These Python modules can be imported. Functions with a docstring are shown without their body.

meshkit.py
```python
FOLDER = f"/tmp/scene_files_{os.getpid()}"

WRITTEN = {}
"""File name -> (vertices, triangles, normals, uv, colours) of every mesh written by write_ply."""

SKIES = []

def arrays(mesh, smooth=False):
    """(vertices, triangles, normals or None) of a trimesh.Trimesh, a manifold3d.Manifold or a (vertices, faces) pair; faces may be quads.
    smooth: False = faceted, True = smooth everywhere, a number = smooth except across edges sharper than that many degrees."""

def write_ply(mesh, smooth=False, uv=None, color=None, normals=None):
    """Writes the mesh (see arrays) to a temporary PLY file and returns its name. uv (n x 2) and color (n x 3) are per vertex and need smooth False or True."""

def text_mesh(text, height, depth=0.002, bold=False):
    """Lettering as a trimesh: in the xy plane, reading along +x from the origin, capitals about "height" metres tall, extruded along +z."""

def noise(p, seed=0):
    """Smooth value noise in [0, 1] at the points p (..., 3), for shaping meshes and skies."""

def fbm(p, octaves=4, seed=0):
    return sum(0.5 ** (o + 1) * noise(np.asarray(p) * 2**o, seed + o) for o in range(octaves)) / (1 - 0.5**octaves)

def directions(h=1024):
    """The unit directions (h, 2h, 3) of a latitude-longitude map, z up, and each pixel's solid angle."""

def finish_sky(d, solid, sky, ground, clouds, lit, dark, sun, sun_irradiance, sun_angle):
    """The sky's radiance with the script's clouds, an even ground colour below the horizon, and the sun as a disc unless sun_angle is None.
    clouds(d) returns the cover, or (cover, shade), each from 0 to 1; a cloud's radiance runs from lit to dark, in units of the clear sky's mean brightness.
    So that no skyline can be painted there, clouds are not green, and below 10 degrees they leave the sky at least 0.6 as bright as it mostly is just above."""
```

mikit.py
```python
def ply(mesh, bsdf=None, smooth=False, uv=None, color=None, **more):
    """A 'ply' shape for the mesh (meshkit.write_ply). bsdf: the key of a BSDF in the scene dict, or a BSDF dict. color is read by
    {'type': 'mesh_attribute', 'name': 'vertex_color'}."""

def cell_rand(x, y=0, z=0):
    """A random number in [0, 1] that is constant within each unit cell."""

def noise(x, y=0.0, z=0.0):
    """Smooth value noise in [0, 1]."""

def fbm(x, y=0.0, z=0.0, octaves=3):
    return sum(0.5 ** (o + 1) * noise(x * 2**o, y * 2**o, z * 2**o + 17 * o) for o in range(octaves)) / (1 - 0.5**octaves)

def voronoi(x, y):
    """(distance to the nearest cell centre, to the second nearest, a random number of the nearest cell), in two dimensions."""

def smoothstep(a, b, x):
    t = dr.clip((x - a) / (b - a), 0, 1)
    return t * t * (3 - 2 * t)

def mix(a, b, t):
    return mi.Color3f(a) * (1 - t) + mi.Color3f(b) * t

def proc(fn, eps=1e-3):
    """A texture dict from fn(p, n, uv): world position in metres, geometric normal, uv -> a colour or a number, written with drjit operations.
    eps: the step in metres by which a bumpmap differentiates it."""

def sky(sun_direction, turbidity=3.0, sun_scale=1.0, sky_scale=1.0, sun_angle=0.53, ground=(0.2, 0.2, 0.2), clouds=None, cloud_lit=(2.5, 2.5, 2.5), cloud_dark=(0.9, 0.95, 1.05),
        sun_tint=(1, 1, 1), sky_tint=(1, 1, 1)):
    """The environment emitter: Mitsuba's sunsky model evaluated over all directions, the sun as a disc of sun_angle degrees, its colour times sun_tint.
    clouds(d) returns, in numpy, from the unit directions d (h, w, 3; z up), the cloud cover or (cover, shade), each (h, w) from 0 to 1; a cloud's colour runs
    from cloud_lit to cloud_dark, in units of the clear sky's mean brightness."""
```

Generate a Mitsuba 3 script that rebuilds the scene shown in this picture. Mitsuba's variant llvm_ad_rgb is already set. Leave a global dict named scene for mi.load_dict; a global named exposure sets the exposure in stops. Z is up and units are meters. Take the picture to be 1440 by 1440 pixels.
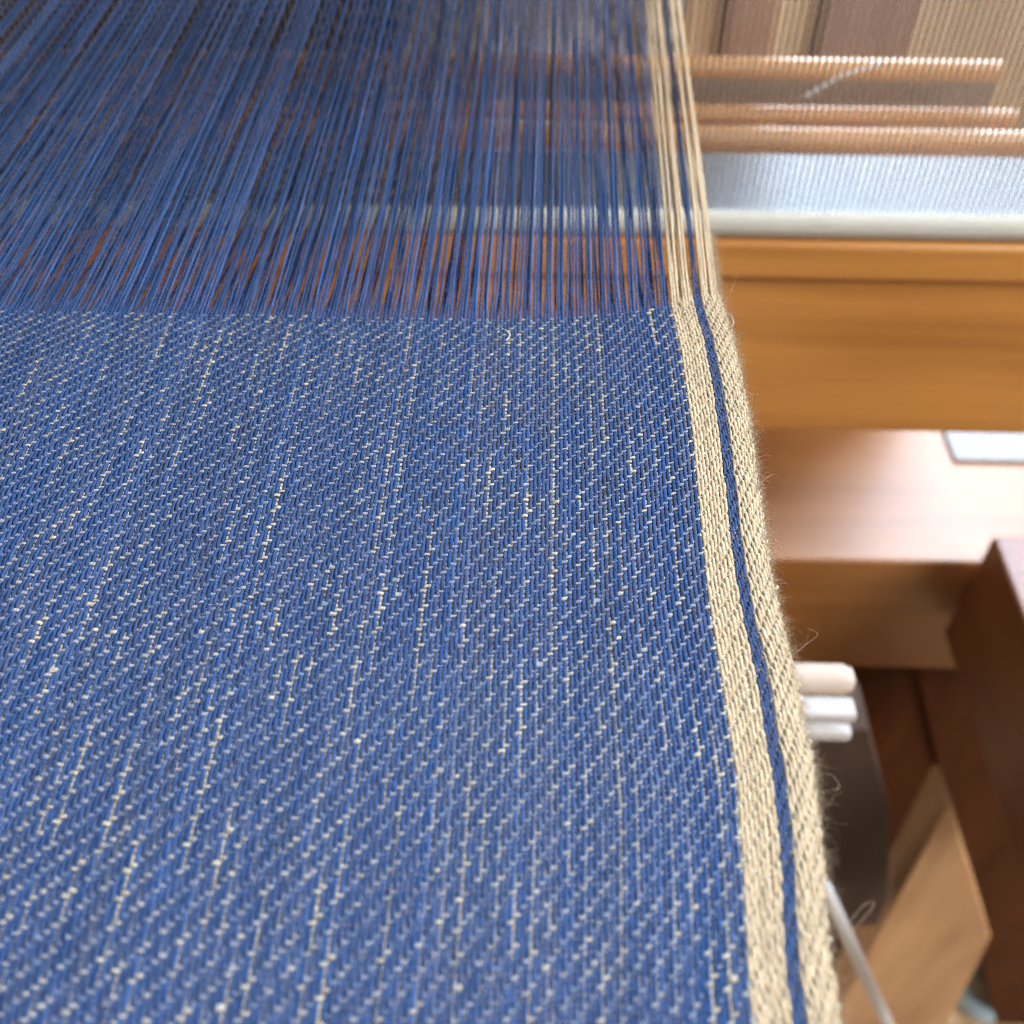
import math
import numpy as np, trimesh, mitsuba as mi, drjit as dr, mikit, meshkit
from mikit import proc, noise, fbm, smoothstep, mix

T = mi.ScalarTransform4f
rng = np.random.default_rng(7)
scene, labels = {}, {}
mm = 1e-3

# ---------------------------------------------------------------- camera, light, exposure
F = 1440.0                                   # focal length in pixels of the 1440 px photograph
PITCH, YAW, ROLL = math.radians(47.0), math.radians(1.75), math.radians(0.0)
CAM = np.array([0.0, -0.176, 1.03])          # the cloth lies at z = 0.90, its fell at y = 0
CLOTH_Z = 0.90
fwd = np.array([-math.sin(YAW) * math.cos(PITCH), math.cos(YAW) * math.cos(PITCH), -math.sin(PITCH)])
right = np.array([math.cos(YAW), math.sin(YAW), 0.0])
up = np.cross(right, fwd)
scene['camera'] = {'type': 'thinlens', 'fov': math.degrees(2 * math.atan(720 / F)), 'fov_axis': 'x',
                   'aperture_radius': 0.00110, 'focus_distance': 0.183, 'near_clip': 0.01, 'far_clip': 60.0,
                   'to_world': T().look_at(origin=CAM.tolist(), target=(CAM + fwd).tolist(), up=up.tolist())}
exposure = 0.0
# daylight of the room: an even soft light from all round, one bright window high behind the loom on the right,
# and a wide paler one behind the weaver
scene['room_light'] = {'type': 'constant', 'radiance': {'type': 'rgb', 'value': [0.21, 0.21, 0.215]}}


def lamp(key, centre, towards, w, h, rgb):
    scene[key] = {'type': 'rectangle', 'to_world': T().look_at(origin=list(centre), target=list(towards), up=[0, 0, 1]) @ T().scale([w / 2, h / 2, 1]),
                  'bsdf': {'type': 'diffuse', 'reflectance': {'type': 'rgb', 'value': [0.1, 0.1, 0.1]}},
                  'emitter': {'type': 'area', 'radiance': {'type': 'rgb', 'value': list(rgb)}}}
    labels[key] = {'kind': 'structure'}


lamp('window', (0.80, 1.58, 2.20), (0.05, 0.15, 0.7), 1.26, 1.25, (17, 21, 26))
lamp('window_001', (1.70, -0.85, 2.50), (0.1, 0.1, 0.75), 1.3, 1.3, (14.5, 13.9, 13.2))


def ray(px, py):
    return fwd + right * (px - 720) / F + up * (720 - py) / F


def at(px, py, x=None, y=None, z=None):
    """The point that the pixel shows on the plane x, y or z = a value."""
    d = ray(px, py)
    t = (x - CAM[0]) / d[0] if x is not None else (y - CAM[1]) / d[1] if y is not None else (z - CAM[2]) / d[2]
    return CAM + d * t


def project(p):
    q = np.asarray(p, float) - CAM
    w = q @ fwd
    return np.stack([720 + F * (q @ right) / w, 720 - F * (q @ up) / w], -1)


# ---------------------------------------------------------------- materials
def rgb(*v):
    return {'type': 'rgb', 'value': list(v)}


def wood(key, dark, light, axis=0, rough=0.35, coat=0.5, gloss=0.85, spec=0.5, scale=1.0):
    def fn(p, n, uv):
        c = [p.x, p.y, p.z]
        a = c[axis]
        b, e = [c[k] for k in range(3) if k != axis]
        warp_ = noise(a * 7 * scale, b * 14 * scale, e * 14 * scale) * 0.018
        ring = fbm(a * 2.2 * scale, (b + warp_) * 95 * scale, (e + warp_) * 95 * scale, octaves=3)
        fine = noise(a * 30 * scale, b * 900 * scale, e * 900 * scale)
        wide = noise(a * 6 * scale + 9, (b + warp_) * 32 * scale, (e + warp_) * 32 * scale)
        cloud = noise(a * 22 * scale + 3, b * 45 * scale, e * 45 * scale)
        return mix(dark, light, dr.clip(0.52 * ring + 0.12 * fine + 0.42 * wide + 0.24 * cloud - 0.14, 0, 1))
    scene[key] = {'type': 'principled', 'base_color': proc(fn), 'roughness': rough, 'specular': spec, 'clearcoat': coat, 'clearcoat_gloss': gloss}


scene['yarn'] = {'type': 'principled', 'base_color': {'type': 'mesh_attribute', 'name': 'vertex_color'}, 'roughness': 0.9, 'specular': 0.06}
wood('beater_wood', (0.29, 0.097, 0.015), (0.80, 0.38, 0.092), rough=0.4, coat=0.5)
wood('beam_wood', (0.23, 0.080, 0.013), (0.44, 0.18, 0.042), rough=0.52, coat=1.0, gloss=0.68, spec=0.8)
wood('arm_wood', (0.12, 0.038, 0.012), (0.25, 0.085, 0.026), axis=1, rough=0.48, coat=0.8, gloss=0.68, spec=0.6)
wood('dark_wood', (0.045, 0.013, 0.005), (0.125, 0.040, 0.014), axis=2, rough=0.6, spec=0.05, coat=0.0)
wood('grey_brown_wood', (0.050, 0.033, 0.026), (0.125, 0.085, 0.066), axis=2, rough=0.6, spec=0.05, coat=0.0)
wood('tan_wood', (0.30, 0.125, 0.045), (0.74, 0.45, 0.23), axis=2, rough=0.5, coat=0.1, scale=0.8)
wood('rod_wood', (0.50, 0.22, 0.08), (0.80, 0.44, 0.19), rough=0.12, coat=0.0, spec=1.0)
wood('floor_wood', (0.34, 0.19, 0.08), (0.52, 0.34, 0.17), axis=1, rough=0.4, coat=0.3, scale=0.5)
scene['white_plastic'] = {'type': 'principled', 'base_color': rgb(0.52, 0.52, 0.47), 'roughness': 0.6, 'specular': 0.25}
scene['white_paint'] = {'type': 'principled', 'base_color': rgb(0.66, 0.66, 0.66), 'roughness': 0.5, 'specular': 0.3}
scene['grey_white_paint'] = {'type': 'principled', 'base_color': rgb(0.36, 0.35, 0.34), 'roughness': 0.55, 'specular': 0.3}
scene['cream_paint'] = {'type': 'principled', 'base_color': rgb(0.74, 0.64, 0.55), 'roughness': 0.5, 'specular': 0.3}
scene['steel'] = {'type': 'roughconductor', 'material': 'none', 'specular_reflectance': rgb(0.80, 0.80, 0.78), 'alpha': 0.22}
scene['aluminium'] = {'type': 'roughconductor', 'material': 'none', 'specular_reflectance': rgb(0.40, 0.46, 0.50), 'alpha': 0.24}
scene['blue_grey_metal'] = {'type': 'principled', 'base_color': rgb(0.15, 0.155, 0.165), 'roughness': 0.34, 'specular': 0.40, 'metallic': 0.0}
scene['grey_paint'] = {'type': 'principled', 'base_color': rgb(0.25, 0.21, 0.20), 'roughness': 0.5}
scene['white_cord'] = {'type': 'principled', 'base_color': rgb(0.86, 0.92, 0.97), 'roughness': 0.3, 'specular': 0.6, 'clearcoat': 0.6}
scene['black_plastic'] = {'type': 'principled', 'base_color': rgb(0.02, 0.02, 0.02), 'roughness': 0.25, 'specular': 0.6}


# ---------------------------------------------------------------- helpers
def numbered(name):
    if name not in scene:
        return name
    k = 1
    while f'{name}_{k:03d}' in scene:
        k += 1
    return f'{name}_{k:03d}'


def put(name, mesh, bsdf, label=None, category=None, group=None, kind=None, smooth=30, color=None, to_world=None):
    key = numbered(name)
    scene[key] = mikit.ply(mesh, bsdf, smooth=smooth, color=color, **({'to_world': to_world} if to_world is not None else {}))
    tag(key, label, category, group, kind)
    return key


def tag(key, label=None, category=None, group=None, kind=None):
    d = {k: v for k, v in (('label', label), ('category', category), ('group', group), ('kind', kind)) if v}
    if d:
        labels[key] = d


def rounded(x0, x1, y0, y1, z0, z1, r=0.002, seg=3):
    """A box with rounded edges."""
    import manifold3d as m3
    s = m3.Manifold.sphere(r, 4 * seg)
    pts = [s.translate([x, y, z]) for x in (x0 + r, x1 - r) for y in (y0 + r, y1 - r) for z in (z0 + r, z1 - r)]
    return m3.Manifold.batch_hull(pts)


def rounded_prism(points, direction, thick, r=0.002):
    """A flat polygon of 3-D points given a thickness along direction, its edges rounded."""
    import manifold3d as m3
    d = np.asarray(direction, float)
    d = d / np.linalg.norm(d)
    s = m3.Manifold.sphere(r, 12)
    return m3.Manifold.batch_hull([s.translate(list(np.asarray(p) + d * t)) for p in points for t in (r, thick - r)])


def rod(p0, p1, r, sides=20, cap=None):
    """A round rod with softened ends, from p0 to p1."""
    p0, p1 = np.asarray(p0, float), np.asarray(p1, float)
    L = np.linalg.norm(p1 - p0)
    e = cap or 0.25 * r
    prof = [[0, 0], [r - e, 0], [r - 0.3 * e, 0.3 * e], [r, e], [r, L - e], [r - 0.3 * e, L - 0.3 * e], [r - e, L], [0, L]]
    m = trimesh.creation.revolve(prof, sections=sides)
    z = (p1 - p0) / L
    x = np.cross(z, [0, 0, 1] if abs(z[2]) < 0.9 else [1, 0, 0]); x /= np.linalg.norm(x)
    M = np.eye(4); M[:3, 0], M[:3, 1], M[:3, 2], M[:3, 3] = x, np.cross(z, x), z, p0
    m.apply_transform(M)
    return m


def yarns(paths, rx, rz, color, sides=5, spin=0.0):
    """N yarns of M samples as open tubes: (vertices, faces, colours). rx, rz: half width and half height (N, M); color (N, M, 3)."""
    N, M, _ = paths.shape
    t = np.gradient(paths, axis=1)
    t /= np.linalg.norm(t, axis=2, keepdims=True) + 1e-12
    side = np.cross(t, np.array([0, 0, 1.0]))
    side /= np.linalg.norm(side, axis=2, keepdims=True) + 1e-12
    top = np.cross(side, t)
    a = np.arange(sides) * 2 * np.pi / sides + np.pi / 2 + spin
    v = (paths[:, :, None] + (rx[..., None] * np.cos(a))[..., None] * side[:, :, None] + (rz[..., None] * np.sin(a))[..., None] * top[:, :, None])
    i, j = np.meshgrid(np.arange(M - 1), np.arange(sides), indexing='ij')
    q = np.stack([i * sides + j, i * sides + (j + 1) % sides, (i + 1) * sides + (j + 1) % sides, (i + 1) * sides + j], -1).reshape(-1, 4)
    f = np.vstack([q[:, [0, 2, 1]], q[:, [0, 3, 2]]])
    f = (f[None] + (np.arange(N) * M * sides)[:, None, None]).reshape(-1, 3)
    c = np.repeat(color[:, :, None], sides, axis=2)
    c = c * np.exp(np.clip(rng.normal(0, 0.16, c.shape[:3]), -0.35, 0.35))[..., None]      # single fibres took the dye unevenly
    return v.reshape(-1, 3), f, np.clip(c.reshape(-1, 3), 0.003, 0.95)


def n1(x, seed, scale=1.0):
    """Smooth noise about 0 (-1..1) along x."""
    x = np.asarray(x, float)
    p = np.stack([x / scale, np.zeros_like(x) + 0.37 * seed, np.zeros_like(x) + 0.5], -1)
    return meshkit.noise(p, int(seed) % 977) * 2 - 1


# ---------------------------------------------------------------- the cloth on the loom
DENT = 2.3 * mm                              # three ends to the dent
END = DENT / 3
PICK = 0.97 * mm
EDGE = 40.3 * mm                             # the outer selvage at the fell
N_BLUE = 91                                  # dents of the blue ground; the striped selvage has 20 finer ends
N_ENDS = N_BLUE * 3 + 20
N_PICKS = 156
REED_Y = 0.165
BACK_Y = 0.285
UP_SHED, DOWN_SHED = 5.0 * mm, -24.0 * mm

draw_y = np.array([-200, -138, -127, -111, -76, -40, -15, 0, 60, 165, 300]) * mm
draw_x = np.array([-3.0, -2.2, -0.9, 0.5, -0.6, 0.7, 0.6, -0.6, 1.0, 3.6, 5.4]) * mm


def draw_in(X, Y):
    return np.interp(Y, draw_y, draw_x) * np.clip((X + 22 * mm) / (62 * mm), 0, 1.05) ** 1.7


def bow(X, Y):
    """How far a weft line at Y bends away from the weaver at X."""
    r = 5.0 * mm * np.clip((X + 12 * mm) / (38 * mm), 0, 1.5) ** 2
    l = np.clip((-20 * mm - X) / (40 * mm), 0, 3) ** 1.3 * np.clip(-Y / (130 * mm), 0, 1.3) * 5.0 * mm
    return r + l


# where each warp end lies at the fell: the middle of its dent, and its place in the dent
idx = np.arange(N_ENDS)
DENT_OF = np.where(idx < N_BLUE * 3, idx // 3, N_BLUE + (idx - N_BLUE * 3) // 4)
SEL_X = EDGE - np.concatenate([11.15 - 0.62 * np.arange(8), 6.22 - 0.42 * np.arange(4), 4.40 - 0.50 * np.arange(8)]) * mm
MID_X = np.where(idx < N_BLUE * 3, EDGE - 11.5 * mm - (N_BLUE - idx // 3 - 0.5) * DENT, SEL_X[np.clip(idx - N_BLUE * 3, 0, 19)])
PLACE = np.where(idx < N_BLUE * 3, (idx % 3 - 1) * END, 0)

def slit(b, Y):
    """How wide the slit right of blue dent b stands open at Y, from 0 to 1: long uneven runs, open here and closed there."""
    a = n1(Y, 31 + b, 9 * mm) * 0.75 + n1(Y, 531 + b, 3.5 * mm) * 0.45 + 0.13 * SLIT_BIAS[b]
    return np.clip((a + 0.30) / 0.95, 0, 1) ** 1.4


SLIT_BIAS = rng.normal(0, 1, N_BLUE + 6)
# weft lines: nominal Y of pick j; pick N_PICKS - 1 is the last one beaten in, at the fell
pick_jit = rng.normal(0, 0.055, N_PICKS) * mm
pick_y = (np.arange(N_PICKS) - N_PICKS + 1) * PICK + pick_jit
CREAM_ENDS = set(range(N_ENDS - 20, N_ENDS - 12)) | set(range(N_ENDS - 8, N_ENDS))
air_pack = np.clip(rng.normal(0.90, 0.17, N_BLUE + 5), 0.55, 1.2)
air_shift = rng.normal(0, 0.18, N_BLUE + 5) * mm
first_in_cloth = 3 * 20                     # ends further left meet the cloth outside the picture

BLUE = np.array([0.043, 0.078, 0.182])
CREAM = np.array([0.56, 0.435, 0.285])
WEFT = np.array([0.54, 0.475, 0.355])


def cloth_y_samples():
    s = []
    for j in range(N_PICKS):
        s += [pick_y[j] - 0.5 * PICK, pick_y[j]]
    return np.array(s)


ys = cloth_y_samples()
open_y = np.concatenate([[0.45, 1.1, 2.2, 4, 7, 11, 16, 22, 30, 40, 52, 66, 82, 100, 120, 142]], 0) if False else np.array([0.45, 1.1, 2.2, 4, 7, 11, 16, 22, 30, 40, 52, 66, 82, 100, 120, 142, 164, 180, 200, 225, 255, 285]) * mm


def warp_end(i):
    d, sel = DENT_OF[i], i >= N_BLUE * 3
    cream = i in CREAM_ENDS
    Y = np.concatenate([ys, open_y])
    if i < first_in_cloth:
        Y = np.concatenate([ys[-36:], open_y])
    nC = len(Y) - len(open_y)
    centre = MID_X[i] + (0.10 * mm * n1(Y, 71 + d, 22 * mm) if not sel else 0)
    X = centre + PLACE[i]
    if not sel:
        k = i % 3
        r_, l_ = slit(d, Y) * 0.20 * mm, slit(d - 1, Y) * 0.20 * mm
        X = X + (l_ if k == 0 else -r_ if k == 2 else 0.4 * (l_ - r_))
    X = X + 0.06 * mm * n1(Y, 1001 + i, 2.2 * mm) + 0.05 * mm * n1(Y, 3001 + i, 9 * mm)
    if i >= N_ENDS - 14:
        X = X + (0.60 * n1(Y, 4242, 6 * mm) + 0.34 * n1(Y, 4342, 2.6 * mm)) * mm * np.clip(-Y / (6 * mm), 0, 1)
    if i >= N_ENDS - 6:
        X = X + (0.40 * n1(Y, 4442, 5 * mm) + 0.22 * n1(Y, 4542, 1.8 * mm)) * mm * (i - N_ENDS + 7) / 6 * np.clip(-Y / (4 * mm), 0, 1)
    # above the fell the ends of a dent close up; the one in the lower shed leaves them
    o = np.clip(Y / (10 * mm), 0, 1)
    X = X * (1 - o) + o * (centre + PLACE[i] * air_pack[d] + (air_shift[d] if not sel else 0) + 0.10 * mm * n1(Y, 7001 + i, 40 * mm) + rng.normal(0, 0.11) * mm)
    X = X + draw_in(X, Y)
    # height: over three picks, under one
    Z = np.zeros_like(Y)
    j = np.arange(nC // 2) + (N_PICKS - nC // 2)
    over = ((i - j) % 4 != 0)
    zc = np.where(over, 0.20, -0.24) * mm * rng.uniform(0.8, 1.2, len(j))
    Z[1:nC:2] = zc
    prev = np.concatenate([[zc[0]], zc[:-1]])
    Z[0:nC:2] = 0.5 * (zc + prev) + np.where(over & np.concatenate([[True], over[:-1]]), 0.03 * mm, 0)
    up_here = (i - N_PICKS) % 4 != 0
    yo = Y[nC:]
    shed = (UP_SHED + rng.normal(0, 1.0) * mm) if up_here else DOWN_SHED * rng.uniform(0.35, 1.05)
    Z[nC:] = np.where(yo < REED_Y, yo / REED_Y, 1 + (yo - REED_Y) / REED_Y * (0.9 if up_here else 0.75)) * shed + np.interp(yo, [0, 3 * mm], [zc[-1], 0])
    if i >= N_ENDS - 8:                                    # the outer band is rounded like a cord
        Z = Z + (0.13 * n1(Y, 30001 + i, 1.5 * mm) + 0.10 * n1(Y, 31001 + i, 4 * mm)) * mm
        X = X + 0.13 * mm * n1(Y, 32001 + i, 1.7 * mm)
        Z = Z + 0.55 * mm * (1 - ((i - N_ENDS + 4.5) / 4.2) ** 2) * np.interp(Y, [-2 * mm, 4 * mm], [1, 0.4])
    Yb = Y + bow(X, Y) * np.clip(1 - Y / (60 * mm), 0, 1)
    P = np.stack([X, Yb, CLOTH_Z + Z], -1)[None]
    w = 0.342 if not cream else 0.33
    h = 0.255 if not cream else 0.27
    if N_ENDS - 12 <= i < N_ENDS - 8:
        w, h = 0.26, 0.28
    lump = 1 + 0.10 * n1(Y, 5001 + i, 1.3 * mm) + 0.10 * n1(Y, 9001 + i, 7 * mm)
    if cream:
        lump = lump + 0.24 * n1(Y, 25001 + i, 0.9 * mm)
    slub = np.exp(-((n1(Y, 12001 + i, 14 * mm) - 0.95) / 0.07) ** 2) * 0.35
    air = np.concatenate([np.ones(nC), np.interp(yo, [0, 6 * mm], [1.0, 0.84 if not cream else 0.98])])
    rx = (w * mm * (lump + slub) * air)[None]
    rz = (h * mm * (lump + slub) * np.where(air < 0.99, 1.05, 1))[None]
    tone = np.exp(0.09 * rng.normal() * np.concatenate([np.ones(nC), np.interp(yo, [0, 8 * mm], [1, 2.2])])) * (1 + 0.16 * n1(Y, 15001 + i, 3 * mm) + 0.12 * n1(Y, 18001 + i, 0.9 * mm))
    if cream:
        tone = (1 + 0.05 * rng.normal()) * (1 + 0.10 * n1(Y, 15001 + i, 2 * mm) + 0.06 * n1(Y, 18001 + i, 0.7 * mm))
        C = CREAM * tone[:, None]
    else:
        hue = rng.normal()
        C = BLUE * tone[:, None] * np.array([1 + 0.16 * hue, 1 + 0.04 * hue, 1 - 0.03 * hue])
        pale = np.clip(n1(Y, 21001 + i, 4 * mm) - 0.55, 0, 1)[:, None] * 0.35
        C = C * (1 - pale) + pale * np.array([0.22, 0.30, 0.52])
    return yarns(P, rx, rz, C[None], sides=6)


rest = []
for i in range(N_ENDS - 1, -1, -1):
    v, f, c = warp_end(i)
    if i >= N_ENDS - 300:
        key = put('woven_cloth__warp_thread', (v, f), 'yarn', smooth=True, color=c)
    else:
        rest.append((v, f, c))
# the under sheet of the open shed, two ends to the dent, hanging at uneven heights
for i in range(2 * (N_BLUE + 8)):
    d = i // 2 - 8
    if d > N_BLUE - 34 and i % 2:
        continue
    yo = np.concatenate([[-3 * mm], open_y])
    x = EDGE - 11.5 * mm - (N_BLUE - d - 0.5) * DENT + ((i % 2) - 0.5) * (0.45 if d <= N_BLUE - 34 else 0) * mm + rng.normal(0, 0.15) * mm + 0.12 * mm * n1(yo, 40001 + i, 40 * mm)
    x = x + draw_in(x, yo)
    z = CLOTH_Z - 0.30 * mm + np.clip(yo / REED_Y, 0, 1.5) * rng.uniform(0.25, 1.15) * DOWN_SHED
    P = np.stack([x, yo + bow(x, yo) * np.clip(1 - yo / (60 * mm), 0, 1), z], -1)[None]
    tone = np.exp(0.2 * rng.normal()) * (1 + 0.15 * n1(yo, 42001 + i, 4 * mm))
    rest.append(yarns(P, np.full((1, len(yo)), 0.29 * mm), np.full((1, len(yo)), 0.25 * mm), (BLUE * tone[:, None])[None], sides=6))
off = np.cumsum([0] + [len(r[0]) for r in rest])
if rest:
    put('woven_cloth__lower_warp_threads', (np.vstack([r[0] for r in rest]), np.vstack([r[1] + o for r, o in zip(rest, off)])), 'yarn', smooth=True, color=np.vstack([r[2] for r in rest]), kind='stuff')

# the weft: one yarn, going to and fro
wi = np.arange(first_in_cloth - 2, N_ENDS)
xs_end = MID_X[wi] + 0.90 * PLACE[wi]
span = np.where(wi < N_BLUE * 3, END, 0.56 * mm)
wv, wf, wc, base = [], [], [], 0
for j in range(N_PICKS):
    X = (xs_end[:, None] + span[:, None] * np.array([-0.34, 0, 0.34])).ravel()
    over = ((wi - j) % 4 == 0)                       # the weft floats over this end
    sel = wi >= N_BLUE * 3
    k3 = wi % 3
    bd = np.where(k3 == 2, wi // 3, wi // 3 - 1)
    op = np.array([slit(min(q, N_BLUE), np.array([pick_y[j]]))[0] for q in bd])      # the slit beside this end
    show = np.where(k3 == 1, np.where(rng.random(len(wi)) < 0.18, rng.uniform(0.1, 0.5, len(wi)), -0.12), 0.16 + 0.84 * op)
    lift = np.clip(-0.06 + 0.27 * show + rng.normal(0, 0.075, len(wi)), -0.16, 0.30)
    lift = np.where(sel, np.clip(rng.normal(-0.10, 0.07, len(wi)), -0.17, 0.12), lift)
    lift = np.where((wi >= N_ENDS - 13) & (wi < N_ENDS - 7), -0.17, lift)
    zc = np.where(over, lift, -0.17) * mm
    Z = np.repeat(zc, 3)
    nb = np.where(over, 0.11 * mm, 0)
    Z[2::3][:-1] += nb[1:]                           # it already rises beside the end it is about to cross
    Z[0::3][1:] += nb[:-1]
    Z[0::3] -= 0.5 * nb
    Z[2::3] -= 0.5 * nb
    Z += np.repeat(np.where(wi >= N_ENDS - 8, 0.55 * mm * (1 - ((wi - N_ENDS + 4.5) / 4.2) ** 2), 0), 3)
    Y = np.full_like(X, pick_y[j])
    Xd = X + draw_in(X, Y)
    Yb = Y + bow(Xd, Y) + 0.09 * mm * n1(X, 40 + j, 7 * mm) + 0.11 * mm * n1(X, 400 + j, 2 * mm) + np.repeat(rng.normal(0, 0.045, len(wi)), 3) * mm
    P = np.stack([Xd, Yb, CLOTH_Z + Z], -1)
    # the turn at the selvage, a small uneven loop round the outermost end
    lp = (0.05 + 0.30 * rng.random() + (0.6 * rng.random() if rng.random() < 0.14 else 0)) * mm
    s = 1 if j % 2 else -1
    loop = np.array([[P[-1, 0] + 0.6 * lp, P[-1, 1] + 0.05 * mm * s, CLOTH_Z - 0.02 * mm], [P[-1, 0] + lp, P[-1, 1] + 0.32 * PICK * s, CLOTH_Z], [P[-1, 0] + 0.8 * lp, P[-1, 1] + 0.5 * PICK * s, CLOTH_Z]])
    P = np.vstack([P, loop])
    Xq = P[:, 0]
    lump = 1 + 0.14 * n1(Xq, 700 + j, 1.1 * mm) + 0.14 * n1(Xq, 1300 + j, 5 * mm)
    slub = np.zeros(len(Xq))
    for _ in range(rng.poisson(4.6)):
        x0 = rng.uniform(-0.12, 0.03)
        slub += rng.uniform(0.35, 1.15) * np.exp(-((Xq - x0) / (rng.uniform(0.35, 0.9) * mm)) ** 2)
    fat = np.concatenate([np.repeat(np.where(over, rng.uniform(0.66, 1.0, len(wi)), 1.16), 3), np.ones(3)])
    rx = 0.35 * mm * fat * (lump + 0.6 * slub)
    rz = 0.20 * mm * (lump + slub)
    tone = (1 + 0.05 * rng.normal()) * (1 + 0.10 * n1(Xq, 1900 + j, 1.5 * mm))
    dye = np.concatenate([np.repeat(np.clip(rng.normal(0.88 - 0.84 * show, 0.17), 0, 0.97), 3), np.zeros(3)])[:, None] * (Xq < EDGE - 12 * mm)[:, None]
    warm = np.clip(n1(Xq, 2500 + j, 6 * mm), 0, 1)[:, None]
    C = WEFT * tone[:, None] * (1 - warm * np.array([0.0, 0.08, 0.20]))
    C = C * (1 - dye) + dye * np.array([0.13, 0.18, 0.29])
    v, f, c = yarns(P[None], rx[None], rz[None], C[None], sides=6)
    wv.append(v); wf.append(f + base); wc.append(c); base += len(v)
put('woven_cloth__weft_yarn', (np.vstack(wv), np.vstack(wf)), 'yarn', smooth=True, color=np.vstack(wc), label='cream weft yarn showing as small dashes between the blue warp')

# loose fibres standing off the yarns
def fibres(points, dirs, length, radius, color, curl, M=5):
    N = len(points)
    P = np.empty((N, M, 3))
    P[:, 0] = points
    d = dirs / np.linalg.norm(dirs, axis=1, keepdims=True)
    turn = rng.normal(0, 1, (N, 3))
    for k in range(1, M):
        P[:, k] = P[:, k - 1] + d * (length / (M - 1))[:, None]
        d = d + curl * (np.cross(turn, d) * 0.55 + rng.normal(0, 0.35, (N, 3)))
        d /= np.linalg.norm(d, axis=1, keepdims=True)
    r = np.broadcast_to(radius * (1 - 0.55 * np.linspace(0, 1, M)), (N, M))
    return yarns(P, r, r, np.repeat(color[:, None], M, 1), sides=3)


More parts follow.
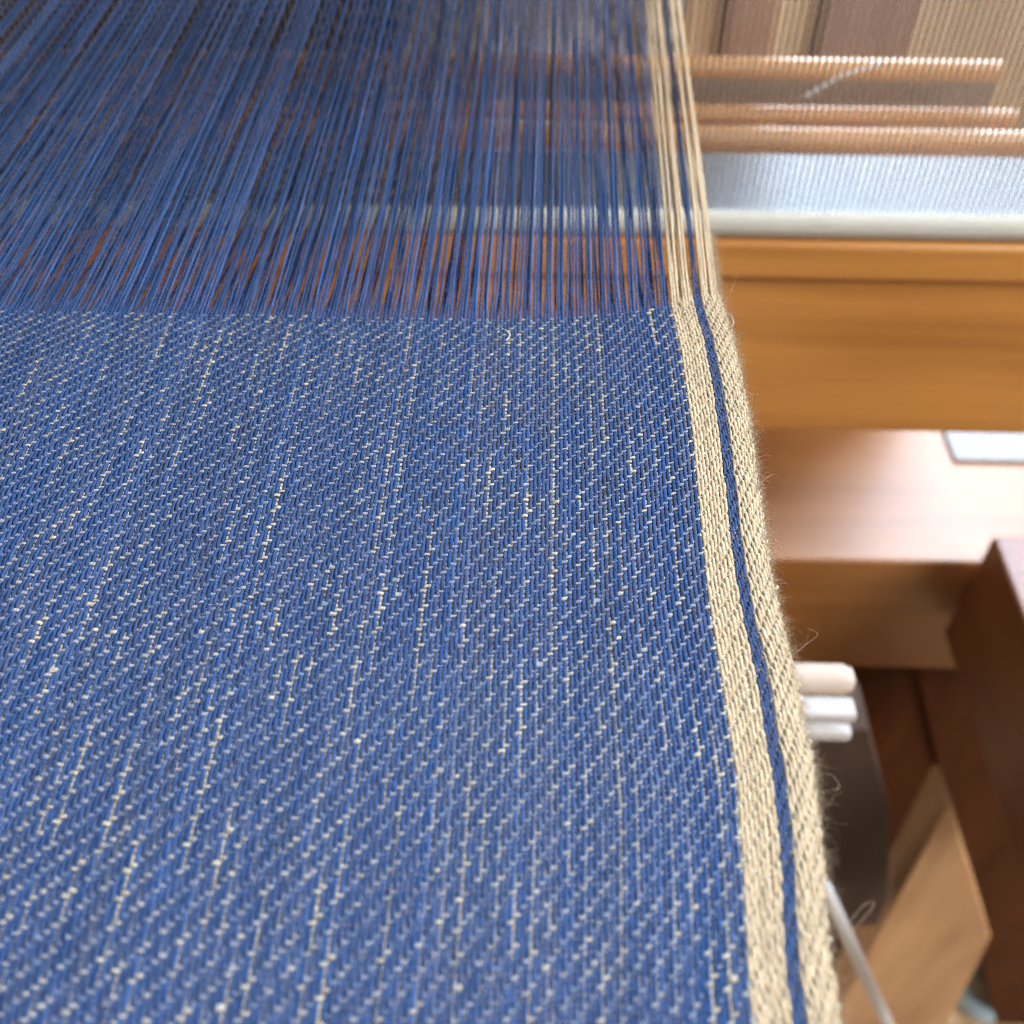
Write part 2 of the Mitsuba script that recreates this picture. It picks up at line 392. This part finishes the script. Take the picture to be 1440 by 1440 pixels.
parts = []
N = 20000
Y = -rng.random(N) ** 0.8 * 0.15
X = rng.uniform(-0.118, 0.0155, N)
X = np.where(rng.random(N) < 0.35, rng.uniform(-0.06, 0.0155, N), X)
p = np.stack([X + draw_in(X, Y), Y + bow(X, Y), np.full(N, CLOTH_Z + 0.30 * mm)], -1)
dirs = np.stack([rng.normal(0, 1, N), rng.normal(0, 1, N), rng.normal(0.12, 0.3, N)], -1)
col = np.array([0.11, 0.19, 0.36]) * rng.uniform(0.4, 1.6, (N, 1))
pale = rng.random(N) < 0.10
col[pale] = np.array([0.62, 0.62, 0.60])
parts.append(fibres(p, dirs, rng.uniform(0.7, 2.4, N) * mm, 0.024 * mm, col, 0.8))
N = 11000                                             # on the open warp
Y = rng.random(N) ** 1.7 * 0.10
X = rng.uniform(-0.15, 0.028, N)
p = np.stack([X + draw_in(X, Y), Y + bow(X, Y) * np.clip(1 - Y / .06, 0, 1), CLOTH_Z + Y / REED_Y * UP_SHED + 0.1 * mm], -1)
dirs = np.stack([rng.normal(0, 1, N), rng.normal(0, 1.2, N), rng.normal(0, 0.5, N)], -1)
col = np.array([0.11, 0.18, 0.46]) * rng.uniform(0.6, 1.5, (N, 1))
parts.append(fibres(p, dirs, rng.uniform(0.8, 2.8, N) * mm, 0.023 * mm, col, 0.9))
N = 11000                                             # cream, on and off the selvage
Y = rng.uniform(-0.15, 0.03, N)
outer = rng.random(N) < 0.72
X = np.where(outer, EDGE - 0.55 * mm - rng.random(N) ** 2 * 2.0 * mm, rng.uniform(EDGE - 11.5 * mm, EDGE, N))
p = np.stack([X + draw_in(X, Y), Y + bow(X, Y) * np.clip(1 - Y / .06, 0, 1), CLOTH_Z + rng.uniform(-0.2, 0.7, N) * mm], -1)
dirs = np.stack([np.where(outer, np.abs(rng.normal(0.8, 0.5, N)), rng.normal(0, 1, N)), rng.normal(0, 0.9, N), rng.normal(0.15, 0.6, N)], -1)
col = np.array([0.56, 0.46, 0.34]) * rng.uniform(0.75, 1.2, (N, 1))
L = np.where(rng.random(N) < 0.10, rng.uniform(2.5, 5.0, N), rng.uniform(0.7, 2.2, N)) * mm
parts.append(fibres(p, dirs, L, 0.018 * mm, col, 0.8))
off = np.cumsum([0] + [len(q[0]) for q in parts])
put('woven_cloth__loose_fibres', (np.vstack([q[0] for q in parts]), np.vstack([q[1] + o for q, o in zip(parts, off)])), 'yarn', smooth=True, color=np.vstack([q[2] for q in parts]), kind='stuff')


# longer single hairs and loops that can be made out one by one
def curve_part(name, pts, r, color, label=None):
    pts = np.asarray(pts, float)
    from scipy.interpolate import CubicSpline
    u = np.linspace(0, 1, len(pts))
    P = CubicSpline(u, pts)(np.linspace(0, 1, 8 * len(pts)))
    R = r * (1 - 0.4 * np.linspace(0, 1, len(P)))
    R = np.maximum(R, 0.5 * r)
    v, f, c = yarns(P[None], R[None], R[None], np.broadcast_to(np.asarray(color), (1, len(P), 3)), sides=5)
    put('woven_cloth__' + name, (v, f), 'yarn', smooth=True, color=c, label=label)


def hair(name, pix, r, color, lift=0.6 * mm, label=None):
    curve_part(name, [at(x, y, z=CLOTH_Z + lift * (k + 1) / len(pix)) for k, (x, y) in enumerate(pix)], r, color, label)


HAIR = (0.60, 0.47, 0.33)
hair('loose_hair', [(1112, 922), (1124, 914), (1136, 904), (1146, 897), (1150, 892), (1146, 888), (1136, 884)], 0.026 * mm, HAIR, 2 * mm)
hair('loose_hair', [(1020, 424), (1026, 414), (1031, 402), (1036, 388), (1037, 381)], 0.026 * mm, HAIR, 2 * mm)
hair('loose_hair', [(1182, 1306), (1200, 1290), (1216, 1272), (1227, 1268), (1226, 1278), (1210, 1296), (1196, 1312)], 0.026 * mm, HAIR, 3 * mm)
hair('loose_hair', [(1140, 1098), (1158, 1088), (1172, 1092), (1180, 1105), (1170, 1110)], 0.026 * mm, HAIR, 3 * mm)
hair('loose_hair', [(1062, 690), (1078, 672), (1090, 668), (1098, 676)], 0.035 * mm, HAIR, 2 * mm)
hair('loose_hair', [(990, 476), (998, 472), (1004, 464)], 0.024 * mm, (0.6, 0.6, 0.62), 1 * mm)
hair('yarn_loop', [(950, 430), (951, 425), (957, 427), (962, 434), (960, 441)], 0.20 * mm, CREAM * 1.05, 0.7 * mm)
hair('yarn_loop', [(1018, 440), (1027, 444), (1031, 452), (1029, 459), (1021, 457)], 0.19 * mm, CREAM * 1.05, 0.7 * mm)
hair('yarn_loop', [(994, 420), (996, 414), (1001, 419), (1004, 428)], 0.20 * mm, CREAM * 1.08, 0.7 * mm)
hair('yarn_loop', [(700, 468), (707, 463), (713, 466), (717, 472), (712, 478), (716, 476)], 0.16 * mm, (0.74, 0.73, 0.66), 0.7 * mm)

# ---------------------------------------------------------------- the reed
ry = REED_Y
z_bot = at(1200, 302, y=ry)[2]                        # where the wires leave the lower baulk
x0, x1 = -0.235, 0.205
dent_mesh = trimesh.creation.cylinder(radius=1.0, height=0.152, sections=10)
dent_mesh.apply_scale([0.47 * mm, 1.1 * mm, 1.0])
n_d = int((x1 - x0) / DENT)
for k in range(n_d):
    x = x0 + 6 * mm + k * DENT + rng.normal(0, 0.03) * mm
    if x > x1 - 5 * mm:
        break
    put('reed__wire', dent_mesh, 'steel', smooth=50, to_world=T().translate([x, ry, z_bot + 0.070]))
zb = at(1200, 341, y=ry - 5 * mm)[2]
put('reed__lower_baulk', rounded(x0, x1, ry - 5 * mm, ry + 5 * mm, zb, z_bot, 4.6 * mm), 'white_plastic', label='white lower baulk of the reed')
put('reed__upper_baulk', rounded(x0, x1, ry - 5 * mm, ry + 5 * mm, z_bot + 0.146, z_bot + 0.164, 1.2 * mm), 'white_plastic')
tag('reed', 'long weaving reed of close upright metal wires above a white strip', 'reed')

# ---------------------------------------------------------------- the beater's lower bar, under the reed
yb = ry - 6 * mm
zt = at(1200, 345, y=yb)[2]
z1 = at(1200, 398, y=yb)[2]
z2 = at(1200, 608, y=yb + 4 * mm)[2]
put('beater__race_board', rounded(-0.34, 0.34, yb, yb + 17 * mm, z1, zb - 0.3 * mm, 3 * mm), 'beater_wood')
put('beater__lower_bar', rounded(-0.34, 0.34, yb + 4 * mm, yb + 17 * mm, z2, z1 - 0.2 * mm, 2.5 * mm), 'beater_wood')
tag('beater', 'orange brown wooden beater bar carrying the reed', 'loom beater')

# ---------------------------------------------------------------- behind the reed, below the warp
yq = 0.205
plate = rounded(-0.30, 0.32, 0, 46 * mm, -2 * mm, 0, 0.9 * mm).rotate([4.0, 0, 0])
plate = plate.translate([0, yq - 20 * mm, at(1200, 309, y=yq - 20 * mm)[2]])
put('metal_plate', plate, 'blue_grey_metal', 'flat metal strip behind the reed wires shining pale blue', 'metal strip')
for py, r, yy, rx_, key_label in ((97, 4.4, 0.275, 1408, 'uppermost of the three orange wooden rods behind the reed'),
                             (163, 3.9, 0.268, 1430, 'middle one of the three orange wooden rods behind the reed'),
                             (198, 5.6, 0.258, 1442, 'lowest of the three orange wooden rods behind the reed')):
    c = at(1200, py, y=yy)
    put('wooden_rod', rod([-0.30, yy, c[2]], [at(rx_, py, y=yy)[0], yy, c[2]], r * mm), 'rod_wood', key_label, 'wooden rod', 'wooden rods behind the reed')
yy = 0.290
put('grey_bar', rounded(-0.30, at(1400, 130, y=yy)[0], yy, yy + 14 * mm, at(1200, 150, y=yy)[2], at(1200, 106, y=yy)[2], 1.5 * mm), 'grey_paint', 'dull grey brown bar between the two upper orange rods', 'bar')

# four unseen shafts added to shade the warp, their cord heddles hanging close
for k in range(4):
    ys_ = 0.305 + 0.028 * k
    cords = []
    for x in np.arange(-0.30, 0.118, 2.6 * mm):
        c_ = trimesh.creation.box([1.5 * mm, 1.5 * mm, 0.355])
        c_.apply_translation([x + rng.normal(0, 0.4) * mm, ys_ + 9 * mm, 0.868 + 0.1775])
        cords.append(c_)
    key = numbered('added_heddle_shaft__bar').split('__')[0] if k == 0 else f'added_heddle_shaft_{k:03d}'
    put(key + '__bar', rounded(-0.33, 0.15, ys_, ys_ + 18 * mm, 1.223, 1.265, 3 * mm), 'arm_wood')
    put(key + '__heddles', trimesh.util.concatenate(cords), 'cream_paint', kind='stuff', smooth=False)
    tag(key, 'unseen wooden heddle shaft with hanging cord heddles, added to shade the warp, ' + ['nearest the reed', 'second from the reed', 'third from the reed', 'farthest from the reed'][k], 'heddle shaft', 'added shafts shading the warp')

ca, cb, cc_ = at(1128, 138, y=0.262), at(1180, 108, y=0.262), at(1240, 88, y=0.262)
put('tie_cord', trimesh.util.concatenate([rod(ca, cb, 0.6 * mm, 10), rod(cb, cc_, 0.6 * mm, 10)]), 'white_cord', 'thin pale cord slanting across the uppermost orange rod behind the reed', 'cord')

# unseen breast beam and turned-down cloth, added to keep light from under the weaving
put('added_breast_beam', rounded(-0.50, 0.20, -0.262, -0.205, 0.74, CLOTH_Z - 2.5 * mm, 12 * mm), 'beam_wood', 'unseen varnished breast beam added in front of the weaving to block light below the cloth', 'beam')
bend = [(-0.148, -0.2 * mm), (-0.20, -0.6 * mm), (-0.235, -0.9 * mm), (-0.258, -6 * mm), (-0.266, -20 * mm), (-0.267, -0.32)]
prof_y = np.array([q[0] for q in bend] + [q[0] + (0.7 * mm if q[1] < -4 * mm else 0) for q in bend[::-1]])
prof_z = np.array([q[1] for q in bend] + [q[1] - (0.7 * mm if q[1] > -10 * mm else 0) for q in bend[::-1]]) + CLOTH_Z
nb_ = len(prof_y)
vv = np.vstack([np.stack([np.full(nb_, xx), prof_y, prof_z], -1) for xx in (-0.40, EDGE - 3.2 * mm)])
ff = np.array([[k, (k + 1) % nb_, (k + 1) % nb_ + nb_, k + nb_] for k in range(nb_)])
te = trimesh.Trimesh(vv, np.vstack([ff[:, [0, 1, 2]], ff[:, [0, 2, 3]]]), process=False)
put('woven_cloth__added_turned_down_end', te, {'type': 'twosided', 'bsdf': {'type': 'diffuse', 'reflectance': rgb(0.07, 0.11, 0.22)}})

# upright boards and hanging cords further back
yw = 0.36
boards = [(560, 'grey', (0.34, 0.37, 0.42)), (672, 'pale', (0.72, 0.76, 0.82)), (900, 'blue grey', (0.42, 0.40, 0.40)), (962, 'tan', (0.50, 0.34, 0.20)), (1018, 'mauve brown', (0.30, 0.17, 0.13)),  # first two boards paint the window glare seen between the warp threads
          (1085, 'cream', (0.60, 0.47, 0.31)), (1150, 'mauve brown', (0.27, 0.17, 0.14)), (1282, 'beige', (0.50, 0.39, 0.27)), (1480, '', None)]
names = ['blue grey upright board painted as faint glare behind the middle of the blue warp', 'pale upright board painted as glare behind the blue warp, beside the grey one', 'grey upright board beside the cream selvage, seen through the reed', 'tan upright board next to the cream selvage, seen through the reed',
         'narrow mauve brown upright board left of the cream one', 'narrow cream upright board behind the reed', 'wide mauve brown upright board right of the cream one',
         'wide beige upright board at the far right behind the reed']
for b in range(len(boards) - 1):
    xa, xb = at(boards[b][0], 60, y=yw)[0], at(boards[b + 1][0], 60, y=yw)[0]
    col = boards[b][2]
    def fn(p, n, uv, col=col):
        return mi.Color3f(col) * (1.0 + 0.6 * fbm(p.x * 260, p.y * 50, p.z * 3, octaves=2))
    put('upright_board', rounded(xa + 0.6 * mm, xb - 0.6 * mm, yw + (b % 2) * 8 * mm, yw + 20 * mm + (b % 2) * 8 * mm, 0.42, 0.855, 1.5 * mm),
        {'type': 'principled', 'base_color': proc(fn), 'roughness': 0.5, 'specular': 0.3}, names[b], 'board')
xa = at(560, 60, y=yw)[0]
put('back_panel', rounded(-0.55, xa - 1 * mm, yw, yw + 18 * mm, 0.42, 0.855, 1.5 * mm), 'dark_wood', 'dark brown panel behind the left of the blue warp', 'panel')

# ---------------------------------------------------------------- the loom frame below
zp = CAM[2] - 0.45
yf = at(1250, 790, z=zp)[1]
zlow = at(1250, 940, y=yf)[2]
put('cross_beam', rounded(-0.45, 0.55, yf, yf + 0.19, zlow, zp, 3 * mm), 'beam_wood', 'wide varnished cross beam under the beater reflecting the window on its top', 'beam')
p = at(1343, 646, z=zp + 3 * mm)
put('white_board', rounded(p[0], 0.62, p[1], p[1] + 0.06, zp + 0.3 * mm, zp + 3 * mm, 1.2 * mm), 'grey_white_paint', 'white board lying on the far edge of the glossy cross beam', 'board')

pa = at(1395, 752, x=0.25)
pl = at(1400, 1125, x=0.25)
put('side_arm', rounded(0.25, 0.33, -0.30, pa[1], pl[2], pa[2], 3 * mm), 'arm_wood', 'dark brown side arm of the loom frame with a pale shining top', 'beam')

# white sticks under the selvage
ywh = at(1160, 955, z=0.72)[1]
c = at(1160, 955, y=ywh)
e = at(1222, 955, y=ywh)
r = 0.5 * abs(at(1160, 936, y=ywh)[2] - at(1160, 974, y=ywh)[2]) * 0.66
put('white_stick', rod([-0.2, ywh, c[2]], [e[0] - 5 * mm, ywh, c[2]], r, cap=0.8 * r), 'cream_paint', 'upper white stick beside the selvage, with a rounded end', 'stick', 'white sticks below the cloth')
for py0, py1, py2, px, lab in ((978, 1006, 1017, 1207, 'middle white stick under the one with a rounded end'), (1015, 1032, 1043, 1200, 'lowest white stick of the three beside the selvage')):
    yfr = ywh - 3 * mm
    zt_ = at(1160, py1, y=yfr)[2]
    put('white_stick', rounded(-0.2, at(px, py1, y=yfr)[0], yfr, at(1160, py0, z=zt_)[1], at(1160, py2, y=yfr)[2], zt_, 1.2 * mm), 'white_paint', lab, 'stick', 'white sticks below the cloth')


def board_at(name, pix, depth, thick, bsdf, label, category, tilt=0.0):
    """A flat board facing the weaver: its corner pixels on a plane at this y (leaning by tilt), with its thickness away from there."""
    pts = []
    for x, y in pix:
        d = ray(x, y)
        # plane: y = depth + tilt * (z - 0.5)
        t = (depth - CAM[1] + tilt * (CAM[2] - 0.5)) / (d[1] - tilt * d[2])
        pts.append(CAM + d * t)
    put(name, rounded_prism(pts, [0, 1, tilt * -1], thick, 2 * mm), bsdf, label, category)


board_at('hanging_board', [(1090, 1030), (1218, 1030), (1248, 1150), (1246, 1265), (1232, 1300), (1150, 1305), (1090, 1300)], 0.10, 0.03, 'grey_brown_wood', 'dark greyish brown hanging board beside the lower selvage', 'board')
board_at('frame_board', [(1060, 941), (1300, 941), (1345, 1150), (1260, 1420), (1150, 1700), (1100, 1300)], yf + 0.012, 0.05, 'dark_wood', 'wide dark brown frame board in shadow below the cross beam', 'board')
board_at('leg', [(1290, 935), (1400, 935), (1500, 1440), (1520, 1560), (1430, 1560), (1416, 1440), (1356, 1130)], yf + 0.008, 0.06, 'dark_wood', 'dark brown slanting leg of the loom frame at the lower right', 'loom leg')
board_at('diagonal_brace', [(1333, 1140), (1390, 1320), (1322, 1440), (1250, 1600), (1080, 1600), (1190, 1430)], 0.11, 0.03, 'tan_wood', 'light tan diagonal brace catching the light at the lower right', 'brace')
q0, q1 = at(1158, 1245, y=0.045), at(1262, 1470, y=0.02)
put('taut_cord', rod(q0, q0 + (q1 - q0) * 1.6, 3.6 * mm), 'white_cord', 'pale bluish white cord running down below the selvage', 'cord')
FLOOR_Z = -0.25
fb = at(1376, 1398, z=FLOOR_Z)
pot = trimesh.creation.revolve([[0, 0.030], [0.021, 0.030], [0.024, 0.034], [0.024, 0.062], [0.020, 0.072], [0.011, 0.078], [0.010, 0.088], [0, 0.089]], sections=32)
glint_band = trimesh.creation.revolve([[0, 0.0], [0.025, 0.0], [0.027, 0.003], [0.027, 0.024], [0.024, 0.0295], [0, 0.0295]], sections=32)  # pale blue band under the pot, window glint put into its colour
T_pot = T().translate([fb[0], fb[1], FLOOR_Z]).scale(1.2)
put('black_pot__body', pot, 'black_plastic', to_world=T_pot)
put('black_pot__glint_band', glint_band, {'type': 'principled', 'base_color': rgb(0.45, 0.72, 0.95), 'roughness': 0.25, 'specular': 0.6}, label='pale blue band painted as window glint', to_world=T_pot)
tag('black_pot', 'small black pot with a painted pale blue glint below it on the floor at the lower right', 'pot')
put('floor', rounded(-4, 4, -3, 6, FLOOR_Z - 0.03, FLOOR_Z, 2 * mm), 'floor_wood', kind='structure')

tag('woven_cloth', 'blue and cream twill cloth with striped cream selvage, woven up to open blue warp threads', 'cloth')
